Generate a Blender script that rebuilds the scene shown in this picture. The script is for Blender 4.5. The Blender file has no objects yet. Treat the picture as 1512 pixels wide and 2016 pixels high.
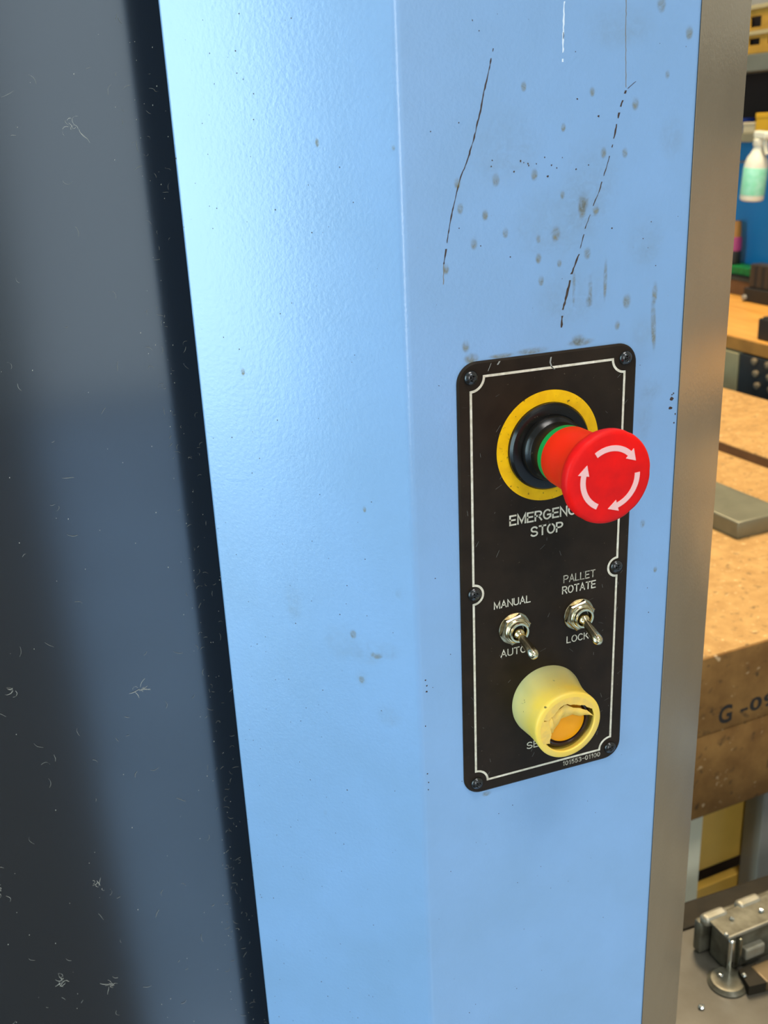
import bpy, bmesh, math, random
from mathutils import Vector, Matrix
from mathutils.geometry import tessellate_polygon

# ------------------------------------------------------------------ camera, world, lights, exposure
# all lengths below are written in millimetres and scaled to metres
S = 0.001
sc = bpy.context.scene
COL = sc.collection
sc.view_settings.view_transform = 'Standard'
sc.view_settings.look = 'None'
sc.view_settings.gamma = 1.0
sc.view_settings.use_curve_mapping = False
sc.view_settings.exposure = 0.0
sc.cycles.use_denoising = True
sc.cycles.max_bounces = 8
sc.cycles.sample_clamp_indirect = 6.0
sc.cycles.caustics_reflective = False
sc.cycles.caustics_refractive = False

cam = bpy.data.cameras.new('camera')
camo = bpy.data.objects.new('camera', cam)
COL.objects.link(camo)
RX = Vector((0.93668157, -0.34750524, -0.04321745))
RD = Vector((-0.15963612, -0.31389214, -0.93594232))
RF = Vector((0.31167925, 0.88357899, -0.34949137))
m = Matrix.Identity(4)
for i in range(3):
    m[i][0] = RX[i]; m[i][1] = -RD[i]; m[i][2] = -RF[i]
m[0][3], m[1][3], m[2][3] = -211.156 * S, -378.628 * S, 196.584 * S
camo.matrix_world = m
cam.sensor_fit = 'VERTICAL'
cam.sensor_height = 36.0
cam.lens = 36.0 * 2014.166 / 2016.0
cam.clip_start = 0.01
cam.clip_end = 60
cam.dof.use_dof = True
cam.dof.focus_distance = 0.46
cam.dof.aperture_fstop = 20
sc.camera = camo

w = bpy.data.worlds.new('world')
sc.world = w
w.use_nodes = True
w.node_tree.nodes['Background'].inputs[0].default_value = (0.72, 0.82, 1.0, 1)
w.node_tree.nodes['Background'].inputs[1].default_value = 0.4

def area(name, loc, target, sx, sy, power, color):
    l = bpy.data.lights.new(name, 'AREA')
    l.shape = 'RECTANGLE'; l.size = sx; l.size_y = sy; l.energy = power; l.color = color
    o = bpy.data.objects.new(name, l)
    COL.objects.link(o)
    o.location = loc
    o.rotation_euler = (Vector(target) - Vector(loc)).to_track_quat('-Z', 'Y').to_euler()
    return o

# daylight: tall window in the left wall, the roller door opening behind the camera
area('window_light_left', (-4.35, -3.4, 1.55), (-1.0, -2.6, 0.9), 2.4, 2.2, 22, (0.95, 0.97, 1.0))
area('roller_door_light', (-4.40, -0.70, 0.42), (-3.0, -0.70, 0.42), 1.6, 3.0, 150, (0.62, 0.90, 1.0))
area('door_light_behind', (0.85, -4.85, 0.25), (0.85, -3.0, 0.25), 2.0, 2.6, 16, (0.80, 0.92, 1.0))
area('ridge_highlight_strip', (-1.70, -4.85, 0.35), (-1.70, -3.0, 0.35), 0.13, 2.85, 52, (0.93, 0.97, 1.0))  # added unseen strip lamp, makes the highlight along the column ridge
# bench lamp under the ceiling, plus two added lamps that brighten the floor
area('floor_fill_entry', (0.5, -3.7, 2.92), (0.5, -3.7, 0), 1.2, 0.6, 80, (0.88, 0.94, 1.0))  # added lamp, brightens the far floor mirrored in the dark door
area('floor_fill_aisle', (0.0, -1.05, 2.92), (0.0, -1.05, 0), 1.2, 0.6, 56, (1.0, 0.96, 0.90))  # added lamp, brightens the near floor mirrored in the dark door
area('lamp_light_bench', (1.15, 1.5, 2.92), (1.15, 1.5, 0), 0.5, 1.6, 170, (1.0, 0.80, 0.54))

# ------------------------------------------------------------------ mesh helpers
class MB:
    def __init__(self):
        self.v = []; self.f = []; self.flat = False
    def add(self, vs, fs):
        b = len(self.v)
        self.v += [tuple(p) for p in vs]
        self.f += [tuple(i + b for i in f) for f in fs]
        return self
    def box(self, x0, x1, y0, y1, z0, z1):
        vs = [(x, y, z) for z in (z0, z1) for y in (y0, y1) for x in (x0, x1)]
        return self.add(vs, [(0, 2, 3, 1), (4, 5, 7, 6), (0, 1, 5, 4), (2, 6, 7, 3), (0, 4, 6, 2), (1, 3, 7, 5)])
    def bbox(self, x0, x1, y0, y1, z0, z1, b=2.0, seg=2):
        bm = bmesh.new()
        bmesh.ops.create_cube(bm, size=1)
        for v in bm.verts:
            v.co = Vector((x0 if v.co.x < 0 else x1, y0 if v.co.y < 0 else y1, z0 if v.co.z < 0 else z1))
        self.flat = True
        bmesh.ops.bevel(bm, geom=bm.edges[:], offset=b, segments=seg, affect='EDGES', profile=0.5)
        return self.bm(bm)
    def bm(self, bm):
        bm.verts.index_update()
        self.add([v.co[:] for v in bm.verts], [[v.index for v in f.verts] for f in bm.faces])
        bm.free()
        return self
    def prism(self, poly, a0, a1, axis='z'):
        """closed polygon extruded; axis z: poly is (x,y); axis y: poly is (x,z)"""
        n = len(poly)
        if axis == 'z':
            vs = [(x, y, a) for a in (a0, a1) for x, y in poly]
        elif axis == 'y':
            vs = [(x, a, z) for a in (a0, a1) for x, z in poly]
        else:
            vs = [(a, y, z) for a in (a0, a1) for y, z in poly]
        fs = [(i, (i + 1) % n, n + (i + 1) % n, n + i) for i in range(n)]
        tr = tessellate_polygon([[Vector((p[0], p[1], 0)) for p in poly]])
        fs += [tuple(t) for t in tr] + [tuple(i + n for i in t) for t in tr]
        return self.add(vs, fs)
    def strip(self, inner, outer, a0, a1):
        """band between two equally long open or closed xz polylines, extruded along y"""
        n = len(inner)
        vs = [(x, a, z) for a in (a0, a1) for line in (inner, outer) for x, z in line]
        fs = []
        for i in range(n - 1):
            fs += [(i, i + 1, n + i + 1, n + i), (2 * n + i, 3 * n + i, 3 * n + i + 1, 2 * n + i + 1),
                   (i, 2 * n + i, 2 * n + i + 1, i + 1), (n + i, n + i + 1, 3 * n + i + 1, 3 * n + i)]
        fs += [(0, n, 3 * n, 2 * n), (n - 1, 2 * n + n - 1, 3 * n + n - 1, n + n - 1)]
        return self.add(vs, fs)
    def lathe(self, cx, cz, prof, seg=64, rmod=None, cmod=None, close=False):
        """prof of (h, r): h is the distance out of the panel, towards -Y"""
        vs = []; fs = []
        n = len(prof)
        for h, r in prof:
            ox, oz = cmod(h) if cmod else (0, 0)
            for k in range(seg):
                a = 2 * math.pi * k / seg
                rr = r * (rmod(h, r, a) if rmod else 1)
                vs.append((cx + ox + rr * math.cos(a), -h, cz + oz + rr * math.sin(a)))
        for j in range(n - 1):
            for k in range(seg):
                k2 = (k + 1) % seg
                fs.append((j * seg + k, j * seg + k2, (j + 1) * seg + k2, (j + 1) * seg + k))
        if close:
            for k in range(seg):
                k2 = (k + 1) % seg
                fs.append(((n - 1) * seg + k, (n - 1) * seg + k2, k2, k))
        else:
            if prof[0][1] > 1e-6: fs.append(tuple(range(seg)))
            if prof[-1][1] > 1e-6: fs.append(tuple((n - 1) * seg + k for k in reversed(range(seg))))
        return self.add(vs, fs)
    def turn(self, p0, d, prof, seg=32):
        """lathe along any axis: p0 origin, d direction, prof of (distance, radius)"""
        d = Vector(d).normalized()
        u = d.orthogonal().normalized(); v = d.cross(u)
        vs = []; fs = []; n = len(prof)
        for t, r in prof:
            c = Vector(p0) + d * t
            for k in range(seg):
                a = 2 * math.pi * k / seg
                vs.append(c + (u * math.cos(a) + v * math.sin(a)) * r)
        for j in range(n - 1):
            for k in range(seg):
                k2 = (k + 1) % seg
                fs.append((j * seg + k, j * seg + k2, (j + 1) * seg + k2, (j + 1) * seg + k))
        fs.append(tuple(range(seg))); fs.append(tuple((n - 1) * seg + k for k in reversed(range(seg))))
        return self.add(vs, fs)
    def xf(self, M):
        self.v = [tuple(M @ Vector(p)) for p in self.v]
        return self
    def rotz(self, deg, cx, cy):
        c, s = math.cos(math.radians(deg)), math.sin(math.radians(deg))
        self.v = [(cx + (x - cx) * c - (y - cy) * s, cy + (x - cx) * s + (y - cy) * c, z) for x, y, z in self.v]
        return self
    def build(self, name, mat, parent=None, smooth=None, label=None):
        me = bpy.data.meshes.new(name)
        o0 = ORG.get(parent.name, Vector((0, 0, 0))) if parent else Vector((0, 0, 0))
        me.from_pydata([((Vector(p) - o0) * S)[:] for p in self.v], [], self.f)
        bm = bmesh.new(); bm.from_mesh(me)
        bmesh.ops.remove_doubles(bm, verts=bm.verts, dist=1e-7)
        bmesh.ops.recalc_face_normals(bm, faces=bm.faces)
        bm.to_mesh(me); bm.free()
        if smooth is not None:
            me.polygons.foreach_set('use_smooth', [True] * len(me.polygons))
            me.set_sharp_from_angle(angle=math.radians(smooth))
            if self.flat:      # keep the large faces of a bevelled box truly flat
                big = max(p.area for p in me.polygons)
                for p in me.polygons:
                    if p.area > .12 * big: p.use_smooth = False
        me.materials.append(M[mat])
        o = bpy.data.objects.new(name, me)
        COL.objects.link(o)
        if parent:
            o.parent = parent
            ORG[o.name] = o0
        if label: o['label'] = label
        return o

ORG = {}
def thing(name, label, cat, loc, group=None):
    o = bpy.data.objects.new(name, None)
    o.empty_display_size = 0.02
    COL.objects.link(o)
    o.location = Vector(loc) * S
    ORG[o.name] = Vector(loc)
    o['label'] = label; o['category'] = cat
    if group: o['group'] = group
    return o
def tag(o, label, cat, group=None):
    o['label'] = label; o['category'] = cat
    if group: o['group'] = group
    return o
def struct(o):
    o['kind'] = 'structure'
    return o

def copy_thing(root, loc):
    r = root.copy(); COL.objects.link(r); r.location = Vector(loc) * S
    ORG[r.name] = Vector(loc)
    for ch in list(root.children):
        c = ch.copy(); COL.objects.link(c); c.parent = r
        for g in list(ch.children):
            d = g.copy(); COL.objects.link(d); d.parent = c
    return r

# ------------------------------------------------------------------ materials
M = {}
def mat(name, color, rough=0.5, metal=0.0, spec=0.5, coat=0.0, coat_rough=0.1, var=0.0, var_scale=40, var2=None,
        bump=0.0, bump_scale=800, bump_dist=0.0002, stretch=None, sss=0.0, speck=None, rough_var=0.0, emission=None):
    mt = bpy.data.materials.new(name); mt.use_nodes = True
    nt = mt.node_tree; N = nt.nodes; L = nt.links
    p = N['Principled BSDF']
    p.inputs['Base Color'].default_value = (*color, 1)
    p.inputs['Roughness'].default_value = rough
    p.inputs['Metallic'].default_value = metal
    p.inputs['Specular IOR Level'].default_value = spec
    p.inputs['Coat Weight'].default_value = coat
    p.inputs['Coat Roughness'].default_value = coat_rough
    if sss:
        p.inputs['Subsurface Weight'].default_value = sss
        p.inputs['Subsurface Radius'].default_value = (0.004, 0.003, 0.001)
    tc = N.new('ShaderNodeTexCoord'); mp = N.new('ShaderNodeMapping')
    L.new(tc.outputs['Object'], mp.inputs['Vector'])
    if stretch: mp.inputs['Scale'].default_value = stretch
    def noise(scale, detail=4, rough=0.55):
        n = N.new('ShaderNodeTexNoise'); n.inputs['Scale'].default_value = scale
        n.inputs['Detail'].default_value = detail; n.inputs['Roughness'].default_value = rough
        L.new(mp.outputs['Vector'], n.inputs['Vector'])
        return n
    col = None
    if var or var2:
        n = noise(var_scale)
        r = N.new('ShaderNodeValToRGB')
        r.color_ramp.elements[0].position = 0.34; r.color_ramp.elements[1].position = 0.68
        c2 = var2 if var2 else tuple(c * (1 - var) for c in color)
        r.color_ramp.elements[0].color = (*c2, 1); r.color_ramp.elements[1].color = (*color, 1)
        L.new(n.outputs['Fac'], r.inputs['Fac'])
        col = r.outputs['Color']
    if speck:
        for (scol, sscale, lo, hi) in speck:
            n = noise(sscale, 2, 0.5)
            r = N.new('ShaderNodeMapRange'); r.inputs['From Min'].default_value = lo; r.inputs['From Max'].default_value = hi
            L.new(n.outputs['Fac'], r.inputs['Value'])
            mx = N.new('ShaderNodeMix'); mx.data_type = 'RGBA'
            L.new(r.outputs['Result'], mx.inputs['Factor'])
            if col: L.new(col, mx.inputs['A'])
            else: mx.inputs['A'].default_value = (*color, 1)
            mx.inputs['B'].default_value = (*scol, 1)
            col = mx.outputs['Result']
    if col: L.new(col, p.inputs['Base Color'])
    if rough_var:
        n = noise(var_scale * 1.7)
        r = N.new('ShaderNodeMapRange'); r.inputs['From Min'].default_value = 0.3; r.inputs['From Max'].default_value = 0.7
        r.inputs['To Min'].default_value = rough - rough_var; r.inputs['To Max'].default_value = rough + rough_var
        L.new(n.outputs['Fac'], r.inputs['Value']); L.new(r.outputs['Result'], p.inputs['Roughness'])
    if bump:
        n = noise(bump_scale, 2)
        b = N.new('ShaderNodeBump'); b.inputs['Strength'].default_value = bump; b.inputs['Distance'].default_value = bump_dist
        L.new(n.outputs['Fac'], b.inputs['Height']); L.new(b.outputs['Normal'], p.inputs['Normal'])
        if coat: L.new(b.outputs['Normal'], p.inputs['Coat Normal'])
    if emission:
        p.inputs['Emission Color'].default_value = (*emission[0], 1)
        p.inputs['Emission Strength'].default_value = emission[1]
    M[name] = mt
    return mt

mat('blue_paint', (0.232, 0.395, 0.64), rough=0.27, spec=0.85, var2=(0.215, 0.365, 0.575), var_scale=16,
    bump=0.3, bump_scale=560, bump_dist=0.00025,
    speck=[((0.20, 0.24, 0.20), 1500, 0.775, 0.80)])
mat('bevel_beige', (0.30, 0.235, 0.155), rough=0.27, spec=0.5, bump=0.5, bump_scale=480, bump_dist=0.0002, var=0.1, var_scale=10)
mat('dark_gloss', (0.115, 0.13, 0.15), rough=0.13, metal=0.85, spec=0.5)
mat('plate_black', (0.025, 0.0155, 0.0085), rough=0.5, spec=0.13, var=0.35, var_scale=60,
    speck=[((0.10, 0.08, 0.05), 900, 0.74, 0.80)])
mat('ink_white', (0.80, 0.73, 0.58), rough=0.6, var2=(0.58, 0.51, 0.37), var_scale=500)
mat('ink_worn', (0.66, 0.59, 0.45), rough=0.6, var2=(0.22, 0.19, 0.13), var_scale=700)
mat('ring_yellow', (0.98, 0.55, 0.004), rough=0.55, spec=0.15, var2=(0.86, 0.45, 0.004), var_scale=170,
    speck=[((0.14, 0.08, 0.01), 520, 0.66, 0.76)])
mat('screw_black', (0.012, 0.011, 0.010), rough=0.22, spec=0.7)
mat('black_plastic', (0.008, 0.007, 0.006), rough=0.24, spec=0.28, speck=[((0.09, 0.07, 0.04), 700, 0.70, 0.80)])
mat('red_plastic', (0.90, 0.004, 0.001), rough=0.5, spec=0.2, var2=(0.68, 0.004, 0.003), var_scale=60)
mat('red_dirty', (0.95, 0.018, 0.003), rough=0.45, spec=0.35)
mat('green_plastic', (0.003, 0.27, 0.05), rough=0.5, spec=0.2)
mat('arrow_white', (0.92, 0.50, 0.46), rough=0.55)
mat('chrome', (0.86, 0.76, 0.52), rough=0.18, metal=1.0, var2=(0.62, 0.51, 0.28), var_scale=350)
mat('nickel', (0.56, 0.48, 0.32), rough=0.24, metal=1.0, var2=(0.30, 0.23, 0.12), var_scale=320)
mat('boot_rubber', (0.95, 0.62, 0.075), rough=0.42, spec=0.3, var2=(0.86, 0.60, 0.12), var_scale=70, sss=0.35,
    speck=[((0.16, 0.12, 0.03), 260, 0.74, 0.80)])
mat('boot_torn', (0.97, 0.60, 0.10), rough=0.5, spec=0.35, var2=(0.80, 0.52, 0.12), var_scale=250, sss=0.3)
mat('amber_lens', (0.95, 0.37, 0.002), rough=0.35, spec=0.25, sss=0.2)
mat('bezel_dark', (0.010, 0.006, 0.010), rough=0.2, spec=0.6)
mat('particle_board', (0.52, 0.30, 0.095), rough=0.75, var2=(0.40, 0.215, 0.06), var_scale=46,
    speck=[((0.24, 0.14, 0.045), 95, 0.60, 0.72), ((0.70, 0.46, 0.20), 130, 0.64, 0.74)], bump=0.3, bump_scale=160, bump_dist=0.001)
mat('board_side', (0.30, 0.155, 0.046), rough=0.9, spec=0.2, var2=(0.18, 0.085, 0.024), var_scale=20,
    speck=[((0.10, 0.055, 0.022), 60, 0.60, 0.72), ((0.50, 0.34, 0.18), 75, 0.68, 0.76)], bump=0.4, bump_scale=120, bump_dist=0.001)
mat('stencil_ink', (0.016, 0.012, 0.009), rough=0.8)
mat('steel_grey', (0.21, 0.20, 0.13), rough=0.45, metal=0.35, var=0.2, var_scale=30)
mat('bench_wood', (0.72, 0.37, 0.075), rough=0.45, var2=(0.60, 0.28, 0.05), var_scale=14, stretch=(3.0, 0.5, 3.0))
mat('bench_edge', (0.42, 0.20, 0.035), rough=0.6, var=0.3, var_scale=20)
mat('ledge_brown', (0.17, 0.085, 0.035), rough=0.7, var=0.3, var_scale=20)
mat('wall_blue', (0.004, 0.21, 0.55), rough=0.55, var=0.08, var_scale=5)
mat('wall_grey', (0.34, 0.33, 0.29), rough=0.8, var=0.1, var_scale=3)
mat('ceiling_paint', (0.50, 0.49, 0.45), rough=0.9)
mat('floor_paint', (0.40, 0.60, 0.88), rough=0.2, var=0.25, var_scale=2.5)
mat('mat_brown', (0.060, 0.045, 0.028), rough=0.85, var=0.3, var_scale=12)
mat('tan_ply', (0.56, 0.36, 0.17), rough=0.7, var=0.2, var_scale=6)
mat('khaki', (0.34, 0.30, 0.16), rough=0.6, var=0.12, var_scale=20)
mat('dark_steel', (0.016, 0.022, 0.026), rough=0.45)
mat('beige_stud', (0.20, 0.15, 0.085), rough=0.5)
mat('black_rubber', (0.014, 0.012, 0.010), rough=0.6)
mat('brown_black', (0.035, 0.026, 0.020), rough=0.5)
mat('green_bright', (0.005, 0.22, 0.045), rough=0.5, var=0.4, var_scale=60)
mat('shelf_grey', (0.22, 0.20, 0.125), rough=0.6, var=0.15, var_scale=20)
mat('beam_grey', (0.155, 0.16, 0.125), rough=0.6, var=0.2, var_scale=10)
mat('crate_yellow', (0.50, 0.27, 0.030), rough=0.6, var=0.25, var_scale=25)
mat('crate_rim', (0.42, 0.34, 0.17), rough=0.6)
mat('shelf_back', (0.016, 0.007, 0.004), rough=0.9)
mat('bottle_white', (0.72, 0.70, 0.56), rough=0.4, sss=0.2)
mat('bottle_label', (0.22, 0.66, 0.42), rough=0.5, var2=(0.36, 0.74, 0.56), var_scale=60)
mat('box_blue', (0.010, 0.030, 0.17), rough=0.5)
mat('box_cream', (0.48, 0.40, 0.25), rough=0.7)
mat('box_yellow', (0.60, 0.33, 0.012), rough=0.6)
mat('magenta', (0.33, 0.035, 0.14), rough=0.5)
mat('cap_orange', (0.38, 0.17, 0.025), rough=0.5)
mat('leg_white', (0.95, 0.90, 0.66), rough=0.5)
mat('leg_grey', (0.30, 0.28, 0.23), rough=0.6)
mat('plywood', (0.95, 0.56, 0.09), rough=0.5, var=0.1, var_scale=20)
mat('bed_grey', (0.125, 0.115, 0.090), rough=0.33, metal=0.25, var2=(0.085, 0.075, 0.055), var_scale=22)
mat('bed_dark', (0.030, 0.024, 0.014), rough=0.7, spec=0.2, var=0.4, var_scale=40)
mat('wet_metal', (0.42, 0.42, 0.33), rough=0.2, metal=0.9, var2=(0.22, 0.21, 0.15), var_scale=60)
mat('bright_metal', (0.85, 0.86, 0.80), rough=0.18, metal=1.0)
mat('clamp_dull', (0.19, 0.18, 0.13), rough=0.38, metal=0.45, var2=(0.10, 0.09, 0.06), var_scale=70)
mat('clamp_pale', (0.36, 0.34, 0.27), rough=0.4, metal=0.5, var2=(0.28, 0.26, 0.19), var_scale=80)
mat('brass_dirty', (0.15, 0.105, 0.05), rough=0.4, metal=0.4)
mat('scratch_dark', (0.045, 0.022, 0.014), rough=0.8)
mat('scratch_rust', (0.20, 0.15, 0.085), rough=0.8)
mat('scratch_white', (0.74, 0.80, 0.86), rough=0.6)
mat('dust', (0.62, 0.60, 0.50), rough=0.9)
mat('lint', (0.30, 0.30, 0.26), rough=0.9)
mat('lamp_face', (0.9, 0.9, 0.9), rough=0.5)
mat('lamp_shell', (0.5, 0.5, 0.5), rough=0.5)
mat('window_frame_paint', (0.5, 0.5, 0.48), rough=0.6)

def boot_fade():      # the rubber has aged from pale at the base to deep yellow at the tip
    nt = M['boot_rubber'].node_tree; N = nt.nodes; L = nt.links
    p = N['Principled BSDF']; old = p.inputs['Base Color'].links[0].from_socket
    tc = N.new('ShaderNodeTexCoord'); sp = N.new('ShaderNodeSeparateXYZ'); L.new(tc.outputs['Object'], sp.inputs[0])
    r = N.new('ShaderNodeMapRange'); r.inputs['From Min'].default_value = -0.001; r.inputs['From Max'].default_value = -0.016
    L.new(sp.outputs['Y'], r.inputs['Value'])
    mx = N.new('ShaderNodeMix'); mx.data_type = 'RGBA'; mx.inputs['A'].default_value = (0.66, 0.58, 0.25, 1)
    L.new(r.outputs['Result'], mx.inputs['Factor']); L.new(old, mx.inputs['B']); L.new(mx.outputs['Result'], p.inputs['Base Color'])
boot_fade()

def stain_mat(name, color, amount):
    mt = bpy.data.materials.new(name); mt.use_nodes = True
    nt = mt.node_tree; N = nt.nodes; L = nt.links
    p = N['Principled BSDF']; p.inputs['Base Color'].default_value = (*color, 1); p.inputs['Roughness'].default_value = 0.6
    uv = N.new('ShaderNodeUVMap'); uv.uv_map = 'UVMap'
    tc = N.new('ShaderNodeTexCoord')
    no = N.new('ShaderNodeTexNoise'); no.inputs['Scale'].default_value = 260; no.inputs['Detail'].default_value = 5; no.inputs['Roughness'].default_value = 0.7; no.inputs['Distortion'].default_value = 0.8
    L.new(tc.outputs['Object'], no.inputs['Vector'])
    # radial fall-off, heavier at the foot of the drip
    sep = N.new('ShaderNodeSeparateXYZ'); L.new(uv.outputs['UV'], sep.inputs[0])
    ln = N.new('ShaderNodeVectorMath'); ln.operation = 'LENGTH'; L.new(uv.outputs['UV'], ln.inputs[0])
    fo = N.new('ShaderNodeMapRange'); fo.interpolation_type = 'SMOOTHSTEP'
    fo.inputs['From Min'].default_value = 1.0; fo.inputs['From Max'].default_value = 0.35
    L.new(ln.outputs['Value'], fo.inputs['Value'])
    ft = N.new('ShaderNodeMapRange'); ft.inputs['From Min'].default_value = 0.9; ft.inputs['From Max'].default_value = -0.6
    ft.inputs['To Min'].default_value = 0.12
    L.new(sep.outputs['Y'], ft.inputs['Value'])
    nr = N.new('ShaderNodeMapRange'); nr.inputs['From Min'].default_value = 0.28; nr.inputs['From Max'].default_value = 0.70
    L.new(no.outputs['Fac'], nr.inputs['Value'])
    a = N.new('ShaderNodeMath'); a.operation = 'MULTIPLY'; L.new(fo.outputs['Result'], a.inputs[0]); L.new(ft.outputs['Result'], a.inputs[1])
    b = N.new('ShaderNodeMath'); b.operation = 'MULTIPLY'; L.new(a.outputs[0], b.inputs[0]); L.new(nr.outputs['Result'], b.inputs[1])
    c = N.new('ShaderNodeMath'); c.operation = 'MULTIPLY'; L.new(b.outputs[0], c.inputs[0]); c.inputs[1].default_value = amount
    L.new(c.outputs[0], p.inputs['Alpha'])
    M[name] = mt
stain_mat('stain', (0.30, 0.235, 0.06), 0.80)
stain_mat('smudge', (0.32, 0.29, 0.13), 0.13)

# ------------------------------------------------------------------ the room
FL = -1100
struct(MB().box(-4500, 1960, -5000, 5000, FL - 60, FL).build('floor', 'floor_paint'))
struct(MB().box(-4500, 1960, -5000, 5000, 3000, 3060).build('ceiling', 'ceiling_paint'))
struct(MB().box(1900, 1960, -5000, 5000, FL, 3000).build('wall_right', 'wall_grey'))
struct(MB().box(-4560, -4500, -5000, 5000, FL, 3000).build('wall_left', 'wall_grey'))
struct(MB().box(-4500, 1960, 5000, 5060, FL, 3000).build('wall_far', 'wall_grey'))
struct(MB().box(-4500, 1960, -5060, -5000, FL, 3000).build('wall_near', 'wall_grey'))

# ------------------------------------------------------------------ blue machine column
def fillet(pts, radii, n=8):
    out = []
    k = len(pts)
    for i in range(k):
        p = Vector(pts[i]); r = radii[i]
        if r <= 0: out.append(tuple(p)); continue
        a = (Vector(pts[i - 1]) - p).normalized(); b = (Vector(pts[(i + 1) % k]) - p).normalized()
        ang = a.angle(b); t = r / math.tan(ang / 2)
        c = p + (a + b).normalized() * (r / math.sin(ang / 2))
        s = p + a * t - c; e = p + b * t - c
        for j in range(n + 1):
            q = s.slerp(e, j / n)
            out.append(tuple(c + q * r))
    return out
YF = 1.2                     # blue front face lies just behind the panel plate
prof = [(-60.0, 90), (-139.3, 66), (-64.2, YF), (66.6, YF), (141.9, 66), (60, 90)]
prof = fillet(prof, [0, 1.6, 6, 3.5, 2.0, 0])
column = thing('machine_column', 'light blue painted sheet metal machine column with bevelled sides', 'machine column', (1.3, 60, FL))
MB().prism(prof, FL, 900).build('sheet_body', 'blue_paint', column, smooth=25)

# thin beige layer over the right-hand bevel
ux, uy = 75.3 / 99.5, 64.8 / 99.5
MB().prism(fillet([(66.9, YF - .1), (67.4, YF + .1), (141.9 + uy * .5, 66 - ux * .5), (142.6, 67.5), (141.0, 67.0), (70, YF + 4)], [0, .3, .8, 0, 0, 0], 4), FL, 900).build('right_bevel', 'bevel_beige', column, smooth=30, label='beige bevel right of the blue front')
# scratches: ragged thin strips on the front face
rnd = random.Random(7)
def scratch(name, pts, w0, w1, mt, gaps=0.0, seed=1):
    r = random.Random(seed)
    mb = MB()
    dense = []
    for (x0, z0), (x1, z1) in zip(pts, pts[1:]):
        n = max(2, int(math.hypot(x1 - x0, z1 - z0) / 1.1))
        dense += [(x0 + (x1 - x0) * i / n, z0 + (z1 - z0) * i / n) for i in range(n)]
    dense.append(pts[-1])
    run = []
    def flush(run):
        if len(run) < 2: return
        a = [(x - ww / 2, z) for x, z, ww in run]; b = [(x + ww / 2, z) for x, z, ww in run]
        mb.strip(a, b, YF - 0.05, YF + 0.02)
    for x, z in dense:
        if r.random() < gaps:
            flush(run); run = []
        else:
            run.append((x + r.uniform(-.12, .12), z, r.uniform(w0, w1)))
    flush(run)
    return mb.build(name, mt, column)
A = [(-25.2, 223.5), (-27.2, 215.7), (-29.2, 208.6), (-30.9, 201.5), (-33.2, 193.4), (-36.1, 185.3), (-39.9, 177.1), (-42.7, 167.8), (-44.8, 159.4), (-46.3, 151.7), (-47.3, 145.9)]
B = [(33.2, 207.2), (31.1, 201.2), (29.3, 193.7), (27.7, 186.0), (25.0, 177.4), (22.4, 169.7), (20.2, 164.8), (16.2, 155.0), (13.6, 145.0), (10.2, 137.1), (8.5, 129.9), (6.4, 122.7), (5.9, 115.3)]
scratch('scratch', A, .2, .75, 'scratch_dark', .015, 3)['label'] = 'long dark scratch left of the other one'
scratch('scratch', [A[-1], (-47.6, 141), (-47.7, 138)], .2, .35, 'scratch_rust', 0, 4)
scratch('scratch', B[:4], .35, 1.0, 'scratch_dark', .07, 5)
scratch('scratch', B[3:9], .2, .55, 'scratch_dark', .3, 6)
scratch('scratch', B[8:], .45, 1.2, 'scratch_dark', .08, 8)
scratch('scratch', [(37.8, 210.4), (33.2, 207.2)], .3, .55, 'scratch_dark', .2, 9)
scratch('scratch', [(31.9, 244), (32.2, 228.9), (33.2, 208.3)], .2, .32, 'scratch_rust', 0, 10)
scratch('scratch', [(4.9, 246), (4.5, 229.2), (4.5, 218.2)], .3, .8, 'scratch_white', .06, 11)['label'] = 'white scratch at the top'
scratch('scratch', [(4.7, 232), (4.5, 224)], .15, .35, 'scratch_dark', .25, 12)

# paint chips: small dark ragged flakes
def flakes(name, spots, mt, seed):
    r = random.Random(seed); mb = MB()
    for x, z, rad in spots:
        n = 7
        poly = [(x + rad * r.uniform(.5, 1.25) * math.cos(2 * math.pi * k / n), z + rad * r.uniform(.5, 1.25) * math.sin(2 * math.pi * k / n)) for k in range(n)]
        mb.prism(poly, YF - .05, YF + .02, 'y')
    o = mb.build(name, mt, column); o['kind'] = 'stuff'
    return o
dots = [(-26.4, 181.4), (-25.9, 183.7), (-13.6, 182.8), (-12.2, 182.2), (-10.4, 181.7), (-10.0, 181.0), (-6.6, 181.4), (0.2, 180.6), (2.5, 179.4), (11.3, 178.5), (17.1, 179.8), (-3.0, 183.7), (-16.4, 179.0), (-1.5, 176.5), (-31.0, 229.5), (-33.7, 233.1), (29.0, 154.3), (21.0, 198.0), (11.3, 204.7)]
spots = [(x, z, rnd.uniform(.28, .5)) for x, z in dots]
spots += [(63.1, 77.2, 1.0), (62.8, 72.9, 1.05), (64.0, 79.6, .45), (65.6, 69.7, .5), (65.2, 65.6, .45), (63.2, 79.0, .4)]
spots += [(rnd.uniform(-58, 62), rnd.uniform(-250, 245), rnd.uniform(.12, .3)) for _ in range(70)]
spots += [(-61.5 + rnd.uniform(-.6, 1.2), z, rnd.uniform(.3, .7)) for z in (-38, -41, -44, -62, -88, -93, -97)]
flakes('paint_chip', spots, 'scratch_dark', 5)
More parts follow.
